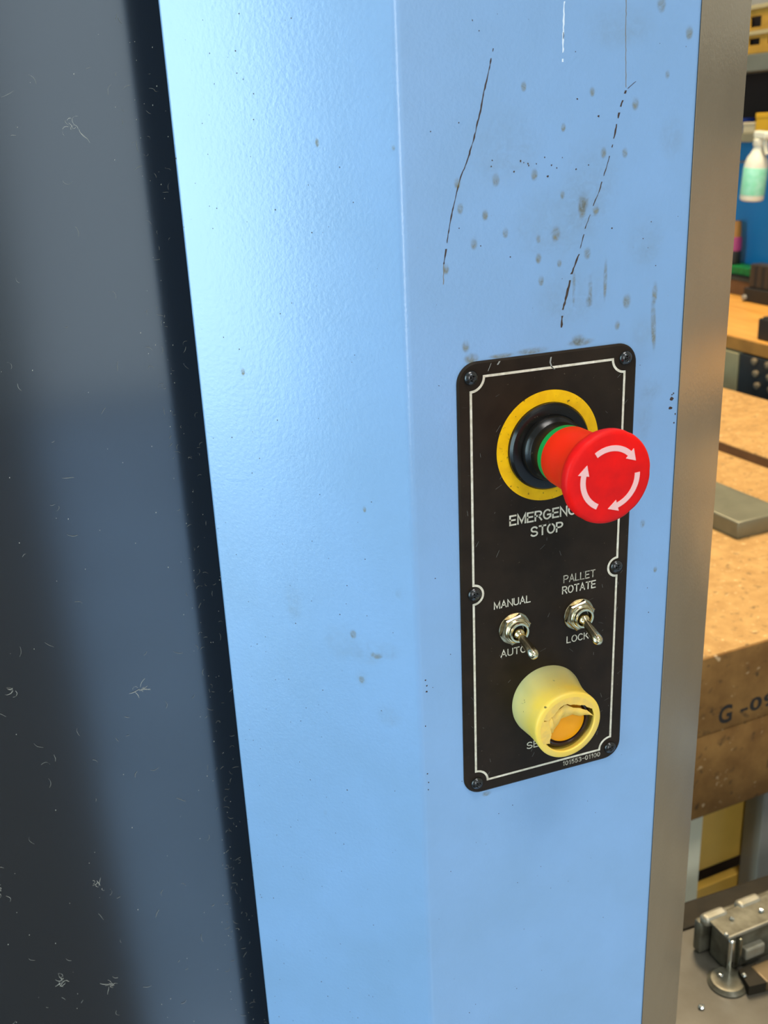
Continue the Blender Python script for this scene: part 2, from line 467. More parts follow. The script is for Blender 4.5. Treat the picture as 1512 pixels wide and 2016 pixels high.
# the same on the left bevel, laid along its own slope
FD = Vector((-75.1, 64.8, 0)).normalized(); FN = Vector((FD.y, -FD.x, 0)) * -1
if FN.y > 0: FN = -FN
def on_bevel(t, z, off=0.05):
    p = Vector((-64.2, YF, z)) + FD * t + FN * off
    return (p.x, p.y, p.z)
mb = MB()
for _ in range(190):
    t = 8 + 90 * rnd.random() ** .6; z = rnd.uniform(-270, 250); rad = rnd.uniform(.10, .34)
    vs = [on_bevel(t + rad * rnd.uniform(.5, 1.2) * math.cos(k * 1.2566), z + rad * rnd.uniform(.5, 1.3) * math.sin(k * 1.2566)) for k in range(5)]
    mb.add(vs, [(0, 1, 2, 3, 4)])
o = mb.build('paint_chip', 'scratch_dark', column); o['kind'] = 'stuff'

# dried coolant stains: soft-edged patches that follow the face
def stains(name, quads, mt):
    me = bpy.data.meshes.new(name)
    vs = []; fs = []; uvs = []
    o0 = ORG[column.name]
    for q in quads:
        b = len(vs)
        vs += [((Vector(p) - o0) * S)[:] for p in q]; fs.append((b, b + 1, b + 2, b + 3))
        uvs += [(-1, -1), (1, -1), (1, 1), (-1, 1)]
    me.from_pydata(vs, [], fs)
    ul = me.uv_layers.new(name='UVMap')
    for i, uvv in enumerate(uvs): ul.data[i].uv = uvv
    me.materials.append(M[mt])
    o = bpy.data.objects.new(name, me); COL.objects.link(o); o.parent = column; o['kind'] = 'stuff'
    return o
def fq(x, z, w, h, off=.08, lean=0.0):
    return [(x - w, YF - off, z - h), (x + w, YF - off, z - h), (x + w + lean, YF - off, z + h), (x - w + lean, YF - off, z + h)]
def bq(t, z, w, h, off=.08):
    return [on_bevel(t + w, z - h, off), on_bevel(t - w, z - h, off), on_bevel(t - w, z + h, off), on_bevel(t + w, z + h, off)]
st = [(-24.4, 176.6, 1.2), (-29.2, 163.5, 1), (-34.2, 153.1, 1.2), (-46.5, 144.1, 1), (2.5, 154.2, 1.5), (5.3, 169.1, 0.8), (14.7, 165.6, 1.9), (21.0, 162.2, 1.1), (17.9, 207.3, 0.9), (17.5, 145.3, 1.2), (-5.3, 144.9, 1), (-4.0, 135.8, 1), (4.4, 142.1, 0.8), (19.0, 125.3, 1.3), (37.5, 123.6, 1.5), (37.9, 202.3, 1.2), (61.7, 228.0, 1.3), (48.0, 238.5, 1.5), (-38.4, 112.4, 1.3), (-7.5, 177.6, 1.1), (-20.3, 156.2, 1), (-12.4, 210.1, 0.9), (5.2, 194.6, 0.8), (52.4, 212.7, 0.8), (-39.9, 166.7, 1), (-41.0, 176.2, 1), (23.8, 184.3, 1), (33.8, 183.8, 1), (-5.4, 152.6, 0.8), (33.2, 113.6, 1), (50.9, 18.9, 1), (59.3, -6.1, 0.8)]
quads = [fq(x, z, 1.7 * s, 2.7 * s) for x, z, s in st]
quads += [fq(52.6, 113.5, 1.7, 15.5, lean=-2.5), fq(51.4, 126, 1.8, 6), fq(19.3, 130, 1.3, 8), fq(14.5, 163.5, 2.3, 5.5), fq(26.5, 134, 1.2, 11), fq(11.5, 132, .9, 10)]
quads += [fq(-8, 107.1, 9, 1.9), fq(15, 108.3, 8, 2.2), fq(14, 109.5, 4, 3), fq(-22, 106.6, 7, 1.4), fq(-31, -107.8, 3, 2), fq(-36, 107, 4, 3)]
stains('coolant_stain', quads, 'stain')
sm = [fq(2, 160, 26, 20, .06), fq(18, 175, 18, 26, .065), fq(46, 150, 12, 16, .06), fq(10, 130, 22, 18, .07), fq(-20, 190, 20, 22, .06), fq(49, 72, 6, 16, .06), fq(52, 84, 8, 8, .07), fq(46, 110, 8, 9, .06), fq(56, 190, 8, 12, .06), fq(30, 232, 20, 12, .06), fq(-38, 100, 6, 9, .06)]
sm += [bq(37, -22, 12, 13), bq(24, -26, 11, 9), bq(14, -24, 7, 6), bq(28, -40, 4, 6), bq(15, -58, 8, 8), bq(60, -5, 6, 14), bq(33.7, 193.3, 1.3, 2.6), bq(75.2, 102, 1.5, 2.6), bq(22.1, 43.5, 1.2, 2.2), bq(52, -120, 1.4, 2.2), bq(8, 5, 2, 3)]
stains('dirt_smudge', sm, 'smudge')
stains('coolant_stain', [bq(33.7, 193.3, 1.0, 2.2, .1), bq(75.2, 102, 1.2, 2.2, .1), bq(22.1, 43.5, 1.0, 1.8, .1), bq(2.5, 190.3, .9, 1.3, .3), bq(28, -41, 1.8, 2.6, .1), bq(20, -27.5, 3.5, 2.2, .1), bq(31, -18, 2, 3, .1)], 'stain')

# ------------------------------------------------------------------ dark enclosure door left of the column
DY = 116
door = thing('machine_door', 'dark grey glossy machine door panel with dust and lint, left of blue column', 'machine door', (-560, DY + 12, FL))
MB().bbox(-1260, 132, DY, DY + 24, FL + 20, 1000, 1.5).build('door_panel', 'dark_gloss', door, smooth=35)
rd = random.Random(21)
def fibre(mb, x, z, ln, ang, curl, wdt):
    n = 6; pts = []
    a = ang; px, pz = x, z
    for i in range(n + 1):
        pts.append((px, pz))
        px += math.cos(a) * ln / n; pz += math.sin(a) * ln / n; a += curl / n + rd.uniform(-.25, .25)
    left = []; right = []
    for i, (qx, qz) in enumerate(pts):
        ww = wdt * (1 - abs(i / n - .5) * 1.1)
        left.append((qx - ww / 2 * math.sin(ang), qz + ww / 2 * math.cos(ang)))
        right.append((qx + ww / 2 * math.sin(ang), qz - ww / 2 * math.cos(ang)))
    lift = rd.uniform(.02, .5)
    mb.strip(left, right, DY - .06 - lift, DY - lift + .01)
def door_x(z):   # visible span of the door at height z, left to right
    return (-300, -128)
mb = MB(); mb2 = MB()
for _ in range(150):      # loose fibres all over
    fibre(mb2, rd.uniform(-330, -140), rd.uniform(-420, 270), rd.uniform(1.5, 6), rd.uniform(0, 6.28), rd.uniform(-2, 2), rd.uniform(.10, .20))
for _ in range(170):      # more of them caught beside the column
    fibre(mb2, rd.gauss(-141, 5), rd.uniform(-420, 230), rd.uniform(1, 4.5), rd.uniform(0, 6.28), rd.uniform(-3, 3), rd.uniform(.10, .18))
for (x, z, k) in ((-245, -250, 12), (-218, -262, 10), (-268, -165, 14), (-172, 205, 9), (-266, -178, 8), (-215, -190, 6), (-178, -75, 8), (-240, -60, 5)):
    for _ in range(k):    # small tufts
        fibre(mb, x + rd.gauss(0, 1.6), z + rd.gauss(0, 2), rd.uniform(2, 6), rd.uniform(0, 6.28), rd.uniform(-3, 3), rd.uniform(.10, .2))
for _ in range(240):      # specks
    x = rd.gauss(-142, 6) if rd.random() < .45 else rd.uniform(-330, -140); z = rd.uniform(-420, 260); s = rd.uniform(.1, .38)
    mb.prism([(x - s * .5, z), (x, z - s), (x + s * .5, z), (x + .1, z + s)], DY - .12, DY + .01, 'y')
for nm, q, mt in (('dust', mb, 'dust'), ('lint', mb2, 'lint')):
    o = q.build(nm, mt, door); o['kind'] = 'stuff'

# ------------------------------------------------------------------ control panel
panel = thing('control_panel', 'black control panel plate with white border line screwed to blue column', 'control panel', (0, 0.6, -105.4))
def rrect(hw, hh, r, n=10):
    return fillet([(-hw, -hh), (hw, -hh), (hw, hh), (-hw, hh)], [r] * 4, n)
mb = MB()
outer = rrect(43.0, 105.5, 9.0); inner = rrect(42.2, 104.7, 8.2)
n = len(outer)
mb.add([(x, YF, z) for x, z in outer] + [(x, .55, z) for x, z in outer] + [(x, 0, z) for x, z in inner],
       [(i, (i + 1) % n, n + (i + 1) % n, n + i) for i in range(n)] + [(n + i, n + (i + 1) % n, 2 * n + (i + 1) % n, 2 * n + i) for i in range(n)] +
       [tuple(2 * n + i for i in range(n)), tuple(reversed(range(n)))])
mb.build('plate', 'plate_black', panel)
# border line with notches around the screws
HX, HZ, LW, RC, RM = 37.0, 99.08, 1.05, 6.1, 4.7
path = []
def arc(cx, cz, r, a0, a1, n=14):
    return [(cx + r * math.cos(math.radians(a0 + (a1 - a0) * i / n)), cz + r * math.sin(math.radians(a0 + (a1 - a0) * i / n))) for i in range(n + 1)]
path += arc(-HX, HZ, RC, 270, 360) + arc(HX, HZ, RC, 180, 270) + arc(HX, 0, RM, 90, 270) + arc(HX, -HZ, RC, 90, 180) + arc(-HX, -HZ, RC, 0, 90) + arc(-HX, 0, RM, -90, 90)
path.append(path[0])
def offset_closed(pts, d):
    out = []; k = len(pts) - 1
    for i in range(k):
        p = Vector(pts[i]); a = (p - Vector(pts[i - 1 if i else k - 1])); b = (Vector(pts[(i + 1) % k]) - p)
        a.normalize(); b.normalize()
        na = Vector((-a.y, a.x)); nb = Vector((-b.y, b.x)); nn = (na + nb)
        if nn.length < .05: nn = na
        nn.normalize(); c = max(.5, nn.dot(na))
        q = p + nn * (d / c); out.append((q.x, q.y))
    out.append(out[0]); return out
MB().strip(offset_closed(path, LW / 2), offset_closed(path, -LW / 2), -.05, .02).build('border_line', 'ink_white', panel)
EX, EZ = -0.3, 64.5
ai = arc(EX, EZ, 19.6, 0, 360, 96); ao = arc(EX, EZ, 24.93, 0, 360, 96)
MB().strip(ai, ao, -.12, .02).build('warning_ring', 'ring_yellow', panel, label='yellow ring around the red button')

def earc(cx, cz, rx, rz, a0, a1, n=14):
    return [(cx + rx * math.cos(math.radians(a0 + (a1 - a0) * i / n)), cz + rz * math.sin(math.radians(a0 + (a1 - a0) * i / n))) for i in range(n + 1)]
GLYPH = {
 'E': (.50, [[(.5, 1), (0, 1), (0, 0), (.5, 0)], [(0, .52), (.44, .52)]]),
 'M': (.66, [[(0, 0), (0, 1), (.33, .12), (.66, 1), (.66, 0)]]),
 'R': (.56, [[(0, 0), (0, 1), (.28, 1)] + earc(.28, .75, .26, .25, 85, -90, 10) + [(0, .5)], [(.28, .5), (.56, 0)]]),
 'G': (.64, [earc(.32, .5, .32, .5, 45, 318, 20) + [(.62, .2), (.62, .46), (.36, .46)]]),
 'N': (.56, [[(0, 0), (0, 1), (.56, 0), (.56, 1)]]),
 'C': (.60, [earc(.32, .5, .32, .5, 45, 315, 20)]),
 'Y': (.60, [[(0, 1), (.3, .46), (.6, 1)], [(.3, .46), (.3, 0)]]),
 'S': (.56, [earc(.28, .745, .255, .255, 22, 265, 14) + earc(.28, .245, .28, .245, 80, -158, 14)]),
 'T': (.56, [[(0, 1), (.56, 1)], [(.28, 1), (.28, 0)]]),
 'O': (.64, [earc(.32, .5, .32, .5, 90, 450, 28)]),
 'P': (.54, [[(0, 0), (0, 1), (.28, 1)] + earc(.28, .735, .26, .265, 85, -90, 10) + [(0, .47)]]),
 'A': (.60, [[(0, 0), (.3, 1), (.6, 0)], [(.1, .33), (.5, .33)]]),
 'U': (.56, [[(0, 1), (0, .28)] + earc(.28, .28, .28, .28, 190, 350, 12) + [(.56, .28), (.56, 1)]]),
 'L': (.46, [[(0, 1), (0, 0), (.46, 0)]]),
 'K': (.56, [[(0, 1), (0, 0)], [(.52, 1), (0, .36)], [(.19, .6), (.55, 0)]]),
 '0': (.50, [earc(.25, .5, .25, .5, 90, 450, 24)]),
 '1': (.30, [[(.04, .8), (.24, 1), (.24, 0)]]),
 '5': (.50, [[(.46, 1), (.09, 1), (.05, .54)] + earc(.24, .32, .26, .32, 125, -150, 14)]),
 '3': (.50, [earc(.24, .75, .22, .25, 155, -80, 10) + earc(.24, .26, .26, .26, 80, -155, 12)]),
 '-': (.40, [[(0, .5), (.4, .5)]]), ' ': (.26, [])}
def offset_open(pts, d):
    out = []
    for i, p in enumerate(pts):
        p = Vector(p)
        a = (p - Vector(pts[i - 1])) if i else (Vector(pts[1]) - p)
        b = (Vector(pts[i + 1]) - p) if i < len(pts) - 1 else a
        if a.length < 1e-9: a = b
        if b.length < 1e-9: b = a
        a = a.normalized(); b = b.normalized()
        na = Vector((-a.y, a.x)); nb = Vector((-b.y, b.x)); nn = na + nb
        nn = na if nn.length < .1 else nn.normalized()
        q = p + nn * (d / max(.42, nn.dot(na))); out.append((q.x, q.y))
    return out
def strokes(txt, x0, x1, z0, cap, wd, mt='ink_white', gap=.2):
    """engraved-looking single-stroke capitals printed on the plate"""
    tot = sum(GLYPH[c][0] for c in txt) + gap * (len(txt) - 1)
    k = (x1 - x0 - wd) / tot; x = x0 + wd / 2; hz = cap - wd
    mb = MB()
    for c in txt:
        wg, lines = GLYPH[c]
        for ln in lines:
            pts = [(x + px * k, z0 + wd / 2 + pz * hz) for px, pz in ln]
            # square the ends
            for e, f in ((0, 1), (-1, -2)):
                d = (Vector(pts[e]) - Vector(pts[f])).normalized() * wd * .42
                if ln[0] != ln[-1]: pts[e] = (pts[e][0] + d.x, pts[e][1] + d.y)
            mb.strip(offset_open(pts, wd / 2), offset_open(pts, -wd / 2), -.05, .02)
        x += (wg + gap) * k
    return mb.build('lettering', mt, panel)
def lettering(txt, x0, x1, z0, cap, mt='ink_white', bold=0.0, name='lettering', parent=None, ypos=0.0, spacing=1.12):
    cu = bpy.data.curves.new('tmp', 'FONT'); cu.body = txt; cu.size = 1; cu.space_character = spacing
    cu.offset = bold; cu.resolution_u = 4
    ob = bpy.data.objects.new('tmp', cu); COL.objects.link(ob)
    dg = bpy.context.evaluated_depsgraph_get()
    me = bpy.data.meshes.new_from_object(ob.evaluated_get(dg))
    COL.objects.unlink(ob); bpy.data.objects.remove(ob)
    xs = [v.co.x for v in me.vertices]; ys = [v.co.y for v in me.vertices]
    capn = CAP
    a = (x1 - x0) / (max(xs) - min(xs)); b = cap / capn
    mb = MB()
    mb.add([(x0 + (v.co.x - min(xs)) * a, ypos - .05, z0 + v.co.y * b) for v in me.vertices], [tuple(p.vertices) for p in me.polygons])
    bpy.data.meshes.remove(me)
    return mb.build(name, mt, parent or panel)
def cap_height():
    cu = bpy.data.curves.new('tmp', 'FONT'); cu.body = 'E'; cu.size = 1
    ob = bpy.data.objects.new('tmp', cu); COL.objects.link(ob)
    me = bpy.data.meshes.new_from_object(ob.evaluated_get(bpy.context.evaluated_depsgraph_get()))
    h = max(v.co.y for v in me.vertices)
    bpy.data.objects.remove(ob)
    return h
CAP = cap_height()
strokes('EMERGENCY', -19.2, 18.8, 30.1, 5.0, .78)
strokes('STOP', -8.7, 7.9, 22.9, 5.0, .78)
strokes('MANUAL', -27.0, -8.3, -9.2, 3.8, .50)
strokes('AUTO', -23.7, -10.2, -34.5, 3.8, .50)
strokes('PALLET', 8.6, 25.5, -3.1, 3.9, .46, 'ink_worn')
strokes('ROTATE', 8.0, 25.9, -8.7, 4.0, .54)
strokes('LOCK', 10.9, 22.9, -34.8, 3.7, .48)
strokes('SET UP', -9.9, 9.9, -87.9, 3.9, .50)
strokes('101553-01100', 10.2, 31.5, -103.0, 2.6, .34, 'ink_worn', gap=.26)
# scuffs on the plate
mb = MB()
for pts, wd in ((((0.6, 103.6), (0.2, 101.4), (1.0, 99.2), (2.4, 98.2)), .8), (((-27.5, 104.2), (-29, 101)), .25), (((-23.5, 104.6), (-24.5, 103.2)), .9)):
    mb.strip([(x - wd / 2, z) for x, z in pts], [(x + wd / 2 * .6, z) for x, z in pts], -.05, .02)
for _ in range(70):
    x, z = rnd.uniform(-40, 40), rnd.uniform(-102, 102); l = rnd.uniform(.6, 3.5); a = rnd.uniform(0, 3.14)
    mb.strip([(x, z), (x + l * math.cos(a), z + l * math.sin(a))], [(x + .07, z), (x + l * math.cos(a) + .05, z + l * math.sin(a))], -.03, .02)
o = mb.build('scuff', 'lint', panel); o['kind'] = 'stuff'

# screws
def screw(x, z, rot):
    mb = MB()
    prof_ = [(0, 3.1), (.45, 3.15), (1.0, 2.85), (1.5, 2.25), (1.85, 1.5)]
    mb.lathe(x, z, prof_ + [(1.9, 1.35), (1.0, .5), (.95, 0.001)], 28)
    s = mb.build('screw', 'screw_black', panel, smooth=50)
    cr = MB()
    for k in range(4):
        a = math.radians(rot + 90 * k); dx, dz = math.cos(a), math.sin(a)
        cr.add([(x + dx * t - dz * ww, -h, z + dz * t + dx * ww) for t, ww, h in ((.25, .28, 1.2), (.25, -.28, 1.2), (1.75, -.3, 1.72), (1.75, .3, 1.72), (.3, .28, 1.95), (.3, -.28, 1.95), (1.55, -.3, 2.0), (1.55, .3, 2.0))],
               [(0, 1, 2, 3), (0, 4, 5, 1), (3, 2, 6, 7), (4, 7, 6, 5), (0, 3, 7, 4), (1, 5, 6, 2)])
    cr.build('cross_recess', 'black_rubber', s)
for i, (x, z) in enumerate(((-36.9, 99.1), (37.1, 99.1), (-36.7, 0.6), (36.6, 0.2), (-36.6, -99.4), (36.9, -99.1))):
    screw(x, z, 20 + 37 * i)

# ------------------------------------------------------------------ emergency stop button
es = thing('emergency_stop_button', 'red mushroom emergency stop button with curved white arrows, inside yellow ring', 'button', (EX, 0, EZ))
MB().lathe(EX, EZ, [(0, 19.5), (1.6, 19.5), (2.9, 18.6), (3.2, 17.6), (3.2, 14.9), (2.9, 14.7), (2.9, 10)], 72).build('collar', 'black_plastic', es, smooth=20)
MB().lathe(EX, EZ, [(2.9, 14.5), (5.2, 14.5), (6.0, 14.1), (7.0, 13.1), (7.6, 12.6), (9.0, 12.4), (14.6, 12.3), (14.6, 8)], 64).build('barrel', 'black_plastic', es, smooth=28)
MB().lathe(EX, EZ, [(13.4, 12.5), (13.8, 12.75), (17.2, 12.8), (17.2, 8)], 64).build('green_band', 'green_plastic', es, smooth=30)
MB().lathe(EX, EZ, [(17.2, 12.9), (18, 13.2), (26, 13.4), (32, 13.7), (36.5, 14.4), (39.8, 15.6), (42.3, 17.0), (43.0, 17.0)], 64).build('stem', 'red_dirty', es, smooth=40)
def grip(h, r, a):
    if r < 17: return 1
    g = 0.0
    for c in (62, 118, 200, 236, 304, 0):
        d = (math.degrees(a) - c + 180) % 360 - 180
        g = max(g, math.exp(-(d / 5.0) ** 2))
    return 1 - .012 * g
head = MB().lathe(EX, EZ, [(42.3, 15.5), (42.9, 17.6), (44.0, 18.7), (45.4, 19.25), (47.2, 19.45), (48.6, 19.2), (49.4, 18.5), (49.75, 17.4), (49.9, 14.5), (50.0, 8), (50.05, 0.001)], 120, rmod=grip).build('mushroom_head', 'red_plastic', es, smooth=40)
for k in range(3):
    t0 = 123 - 120 * k; t1 = 46 - 120 * k; t2 = 27 - 120 * k
    n = 20
    inn = [(EX + 11.15 * math.cos(math.radians(t0 + (t1 - t0) * i / n)), EZ + 11.15 * math.sin(math.radians(t0 + (t1 - t0) * i / n))) for i in range(n + 1)]
    out = [(EX + 13.45 * math.cos(math.radians(t0 + (t1 - t0) * i / n)), EZ + 13.45 * math.sin(math.radians(t0 + (t1 - t0) * i / n))) for i in range(n + 1)]
    P = lambda r, a: (EX + r * math.cos(math.radians(a)), EZ + r * math.sin(math.radians(a)))
    mb = MB().strip(inn, out, -50.10, -49.85)
    mb.prism([P(9.9, t1 + 1), P(14.9, t1 + 1), P(12.7, t2)], -50.13, -49.85, 'y')
    mb.build('arrow', 'arrow_white', head)

# ------------------------------------------------------------------ toggle switches
def toggle(x, z, tip, label):
    t = thing('toggle_switch', label, 'switch', (x, 0, z), 'toggle switches on the black panel')
    mb = MB()
    mb.lathe(x, z, [(0, 7.9), (.5, 7.9), (.7, 7.7), (.7, 4)], 40).build('washer', 'nickel', t, smooth=40)
    hexp = [(x + 7.75 * math.cos(math.radians(60 * k + 14)), z + 7.75 * math.sin(math.radians(60 * k + 14))) for k in range(6)]
    hexi = [(x + (p[0] - x) * .90, z + (p[1] - z) * .90) for p in hexp]
    mb = MB()
    mb.add([(a, -.7, b) for a, b in hexp] + [(a, -2.4, b) for a, b in hexp] + [(a, -2.9, b) for a, b in hexi],
           [(i, (i + 1) % 6, 6 + (i + 1) % 6, 6 + i) for i in range(6)] + [(6 + i, 6 + (i + 1) % 6, 12 + (i + 1) % 6, 12 + i) for i in range(6)] + [tuple(12 + i for i in range(6))])
    mb.build('hex_nut', 'nickel', t)
    MB().lathe(x, z, [(2.8, 6.2), (3.3, 6.1), (3.5, 5.6), (3.7, 5.9), (4.1, 5.6), (4.3, 5.1), (5.6, 5.0), (5.9, 4.7), (5.9, 3.9), (5.2, 3.5), (3.0, 3.4), (2.9, 0.001)], 40).build('bushing', 'chrome', t, smooth=30)
    MB().lathe(x, z, [(3.05, 3.3), (3.1, 0.001)], 24).build('socket', 'black_rubber', t)
    p0 = Vector((x, -4.2, z - .4)); p1 = Vector(tip); d = p1 - p0; L_ = d.length
    MB().turn(p0, d, [(-1.6, .6), (-1.2, 1.7), (-.2, 2.5), (.9, 2.7), (1.8, 2.45), (2.3, 2.0), (3.0, 1.8)], 28).build('pivot_ball', 'chrome', t, smooth=50)
    MB().turn(p0, d, [(2.0, 1.75), (4.0, 1.95), (L_ * .75, 2.3), (L_ - 2.0, 2.5), (L_ - .6, 2.5), (L_ + .5, 2.3), (L_ + 1.4, 1.75), (L_ + 1.95, .95), (L_ + 2.1, .05)], 32).build('lever', 'chrome', t, smooth=50)
    return t
toggle(-16.8, -20.6, (-16.6, -18.6, -25.2), 'chrome toggle switch between the words MANUAL and AUTO, flipped down')
toggle(17.0, -20.5, (17.2, -17.2, -26.4), 'chrome toggle switch between ROTATE and LOCK, flipped down')

# ------------------------------------------------------------------ push button under a torn yellow rubber boot
bt = thing('push_button', 'amber push button under a torn pale yellow rubber boot', 'button', (0, 0, -62.4))
BX, BZ0, BZ1 = 0.2, -62.4, -64.4
cm = lambda h: (0.0, (BZ1 - BZ0) * min(1, h / 21.5))
MB().lathe(BX, BZ0, [(0, 13.3), (17.2, 13.3), (18.2, 13.0), (18.6, 12.5), (18.6, 11.2), (17.7, 10.8), (17.2, 10.6), (17.2, 8)], 64, cmod=lambda h: (.2, -2.3)).build('bezel', 'bezel_dark', bt, smooth=40)
MB().lathe(BX, BZ0, [(12, 10.5), (17.3, 10.5), (18.0, 10.1), (18.4, 8.7), (18.7, 4), (18.75, .001)], 56, cmod=lambda h: (.2, -2.3)).build('lens', 'amber_lens', bt, smooth=40)
def sag(h, r, a):     # soft waist, squeezed at the upper right
    s = math.sin(min(1, h / 21) * math.pi)
    return 1 - .004 * s - .030 * s * max(0, math.cos(a - math.radians(40))) + .01 * math.sin(3 * a + 1)
boot = MB().lathe(BX, BZ0, [(0, 18.1), (1.0, 18.2), (4, 17.8), (8, 17.2), (12, 16.9), (16, 16.85), (19.5, 17.0), (20.9, 16.95), (21.45, 16.7), (21.75, 16.2), (21.75, 13.9), (21.3, 13.5), (20.6, 13.6), (19.5, 14.6), (16, 15.2), (8, 15.4), (0, 15.8)],
                  88, rmod=sag, cmod=cm).build('rubber_boot', 'boot_rubber', bt, smooth=45)
# dark scuff marks on the left flank of the boot
mb = MB()
for _ in range(16):
    a = math.radians(rnd.gauss(158, 7)); h = rnd.gauss(6, 1.6); r_ = (18.0 - .1 * h) * sag(h, 17, a) + .02
    da = rnd.uniform(.01, .05); dh = rnd.uniform(.15, .5)
    cz = BZ0 + cm(h)[1]
    q = [(BX + r_ * math.cos(a + i * da), -(h + j * dh), cz + r_ * math.sin(a + i * da)) for i, j in ((0, 0), (1, .3), (1.1, 1), (.2, .8))]
    mb.add(q, [(0, 1, 2, 3)])
o = mb.build('scuff', 'scratch_dark', boot); o['kind'] = 'stuff'
def jag(pts, amp, seed, step=.55):
    r = random.Random(seed); out = []
    for (x0, z0), (x1, z1) in zip(pts, pts[1:]):
        n = max(1, int(math.hypot(x1 - x0, z1 - z0) / step))
        for i in range(n):
            out.append((x0 + (x1 - x0) * i / n + r.uniform(-amp, amp), z0 + (z1 - z0) * i / n + r.uniform(-amp, amp)))
    out.append(pts[-1]); return out
# rest of the front membrane: upper left crescent, tear line below it
rim = lambda a, r=14.6: (BX + r * math.cos(math.radians(a)), BZ1 + r * math.sin(math.radians(a)))
tear_top = jag([(-10.35, -59.4), (-7.46, -56.9), (-4.8, -54.1), (-2.11, -52.9), (-0.75, -52.8), (1.09, -53.9), (2.92, -54.1), (6.62, -55.4), (8.24, -55.6), (10.37, -57.6), (12.4, -58.4)], .16, 3)
crescent = tear_top + [rim(a) for a in range(24, 162, 6)]
MB().prism(crescent, -21.80, -21.1, 'y').build('torn_edge', 'boot_torn', boot)
left = [rim(a) for a in range(160, 214, 6)] + jag([(-11.77, -71.2), (-9.49, -71.8), (-9.29, -69.8), (-8.65, -66.9)], .15, 4) + [(-9.4, -63.5), (-10.35, -59.4)]
MB().prism(left, -21.80, -21.1, 'y').build('torn_edge', 'boot_torn', boot)
# hanging flap, curling inwards and forwards
fo = jag([(-10.35, -59.4), (-5.67, -56.1), (-1.63, -54.0), (-0.27, -54.0), (2.98, -56.3), (6.68, -57.4), (10.43, -59.4), (13.3, -62.6)], .12, 6, .8)
fi = jag([(-8.65, -66.9), (-7.27, -67.4), (-4.58, -65.1), (-2.82, -61.9), (2.64, -60.7), (8.22, -62.7), (10.54, -62.8), (13.3, -62.6)], .2, 9, .8)
def resample(pts, n):
    d = [0]
    for a, b in zip(pts, pts[1:]): d.append(d[-1] + math.hypot(b[0] - a[0], b[1] - a[1]))
    out = []
    for i in range(n):
        t = d[-1] * i / (n - 1); j = 0
        while j < len(d) - 2 and d[j + 1] < t: j += 1
        u = (t - d[j]) / max(1e-9, d[j + 1] - d[j])
        out.append((pts[j][0] + (pts[j + 1][0] - pts[j][0]) * u, pts[j][1] + (pts[j + 1][1] - pts[j][1]) * u))
    return out
NF = 40; RW = 6
ra, rb = resample(fo, NF), resample(fi, NF)
vs = []; fs = []
for side in (0, 1):
    for j in range(RW + 1):
        v = j / RW
        for i in range(NF):
            x = ra[i][0] + (rb[i][0] - ra[i][0]) * v; z = ra[i][1] + (rb[i][1] - ra[i][1]) * v
            h = 20.3 + 1.0 * math.sin(v * math.pi) + 1.2 * (i / NF) * (1 - v) - .9 * v + (.9 if i < 4 else 0) - .45 * side + .15 * math.sin(i * .7)
            vs.append((x, -h, z))
b2 = (RW + 1) * NF
for j in range(RW):
    for i in range(NF - 1):
        q = (j * NF + i, j * NF + i + 1, (j + 1) * NF + i + 1, (j + 1) * NF + i)
        fs.append(q); fs.append(tuple(b2 + k for k in reversed(q)))
for i in range(NF - 1):
    fs.append((i, b2 + i, b2 + i + 1, i + 1)); e = RW * NF
    fs.append((e + i, e + i + 1, b2 + e + i + 1, b2 + e + i))
MB().add(vs, fs).build('torn_flap', 'boot_torn', boot, smooth=50)

# ------------------------------------------------------------------ thick board table behind, right of the column
TR = 4.0
def T(mb): return mb.rotz(TR, 481, 495)
table = thing('work_table', 'heavy table of two thick stacked wooden slabs with stencilled G -09 on front', 'table', (900, 1000, FL))
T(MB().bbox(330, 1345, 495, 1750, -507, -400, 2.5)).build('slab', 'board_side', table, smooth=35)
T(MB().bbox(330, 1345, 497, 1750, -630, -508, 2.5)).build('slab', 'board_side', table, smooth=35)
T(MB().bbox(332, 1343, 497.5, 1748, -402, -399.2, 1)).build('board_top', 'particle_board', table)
for x in (503, 641, 1270):
    for y in (530, 1660):
        if x == 641 and y > 1000: continue
        T(MB().bbox(x, x + 34, y, y + 34, FL, -630, 2)).build('leg', 'leg_grey' if x != 503 else 'leg_white', table)
T(MB().bbox(480, 760, 566, 580, -790, -631, 1.5)).build('back_panel', 'plywood', table)
T(MB().bbox(480, 760, 566, 580, FL, -822, 1.5)).build('lower_panel', 'plywood', table)
T(MB().bbox(470, 780, 610, 622, FL, -640, 1.5)).build('shadow_board', 'ledge_brown', table)  # dark board standing in for the shadow in the gap between the panels
# stencil on the front face
def stencil(txt, x0, x1, z0, cap):
    o = lettering(txt, x0, x1, z0, cap, 'stencil_ink', bold=.03, name='stencil', parent=table, ypos=495.0)
    o.parent = table
    return o
def T_obj(o, px=481, py=495):
    me = o.data; o0 = ORG[table.name]
    c, s_ = math.cos(math.radians(TR)), math.sin(math.radians(TR))
    for v in me.vertices:
        x, y = v.co.x / S + o0.x - px, v.co.y / S + o0.y - py
        v.co.x = (px + x * c - y * s_ - o0.x) * S; v.co.y = (py + x * s_ + y * c - o0.y) * S
T_obj(stencil('G', 515, 536, -497, 23))
T_obj(stencil('-09', 549, 604, -493, 17))

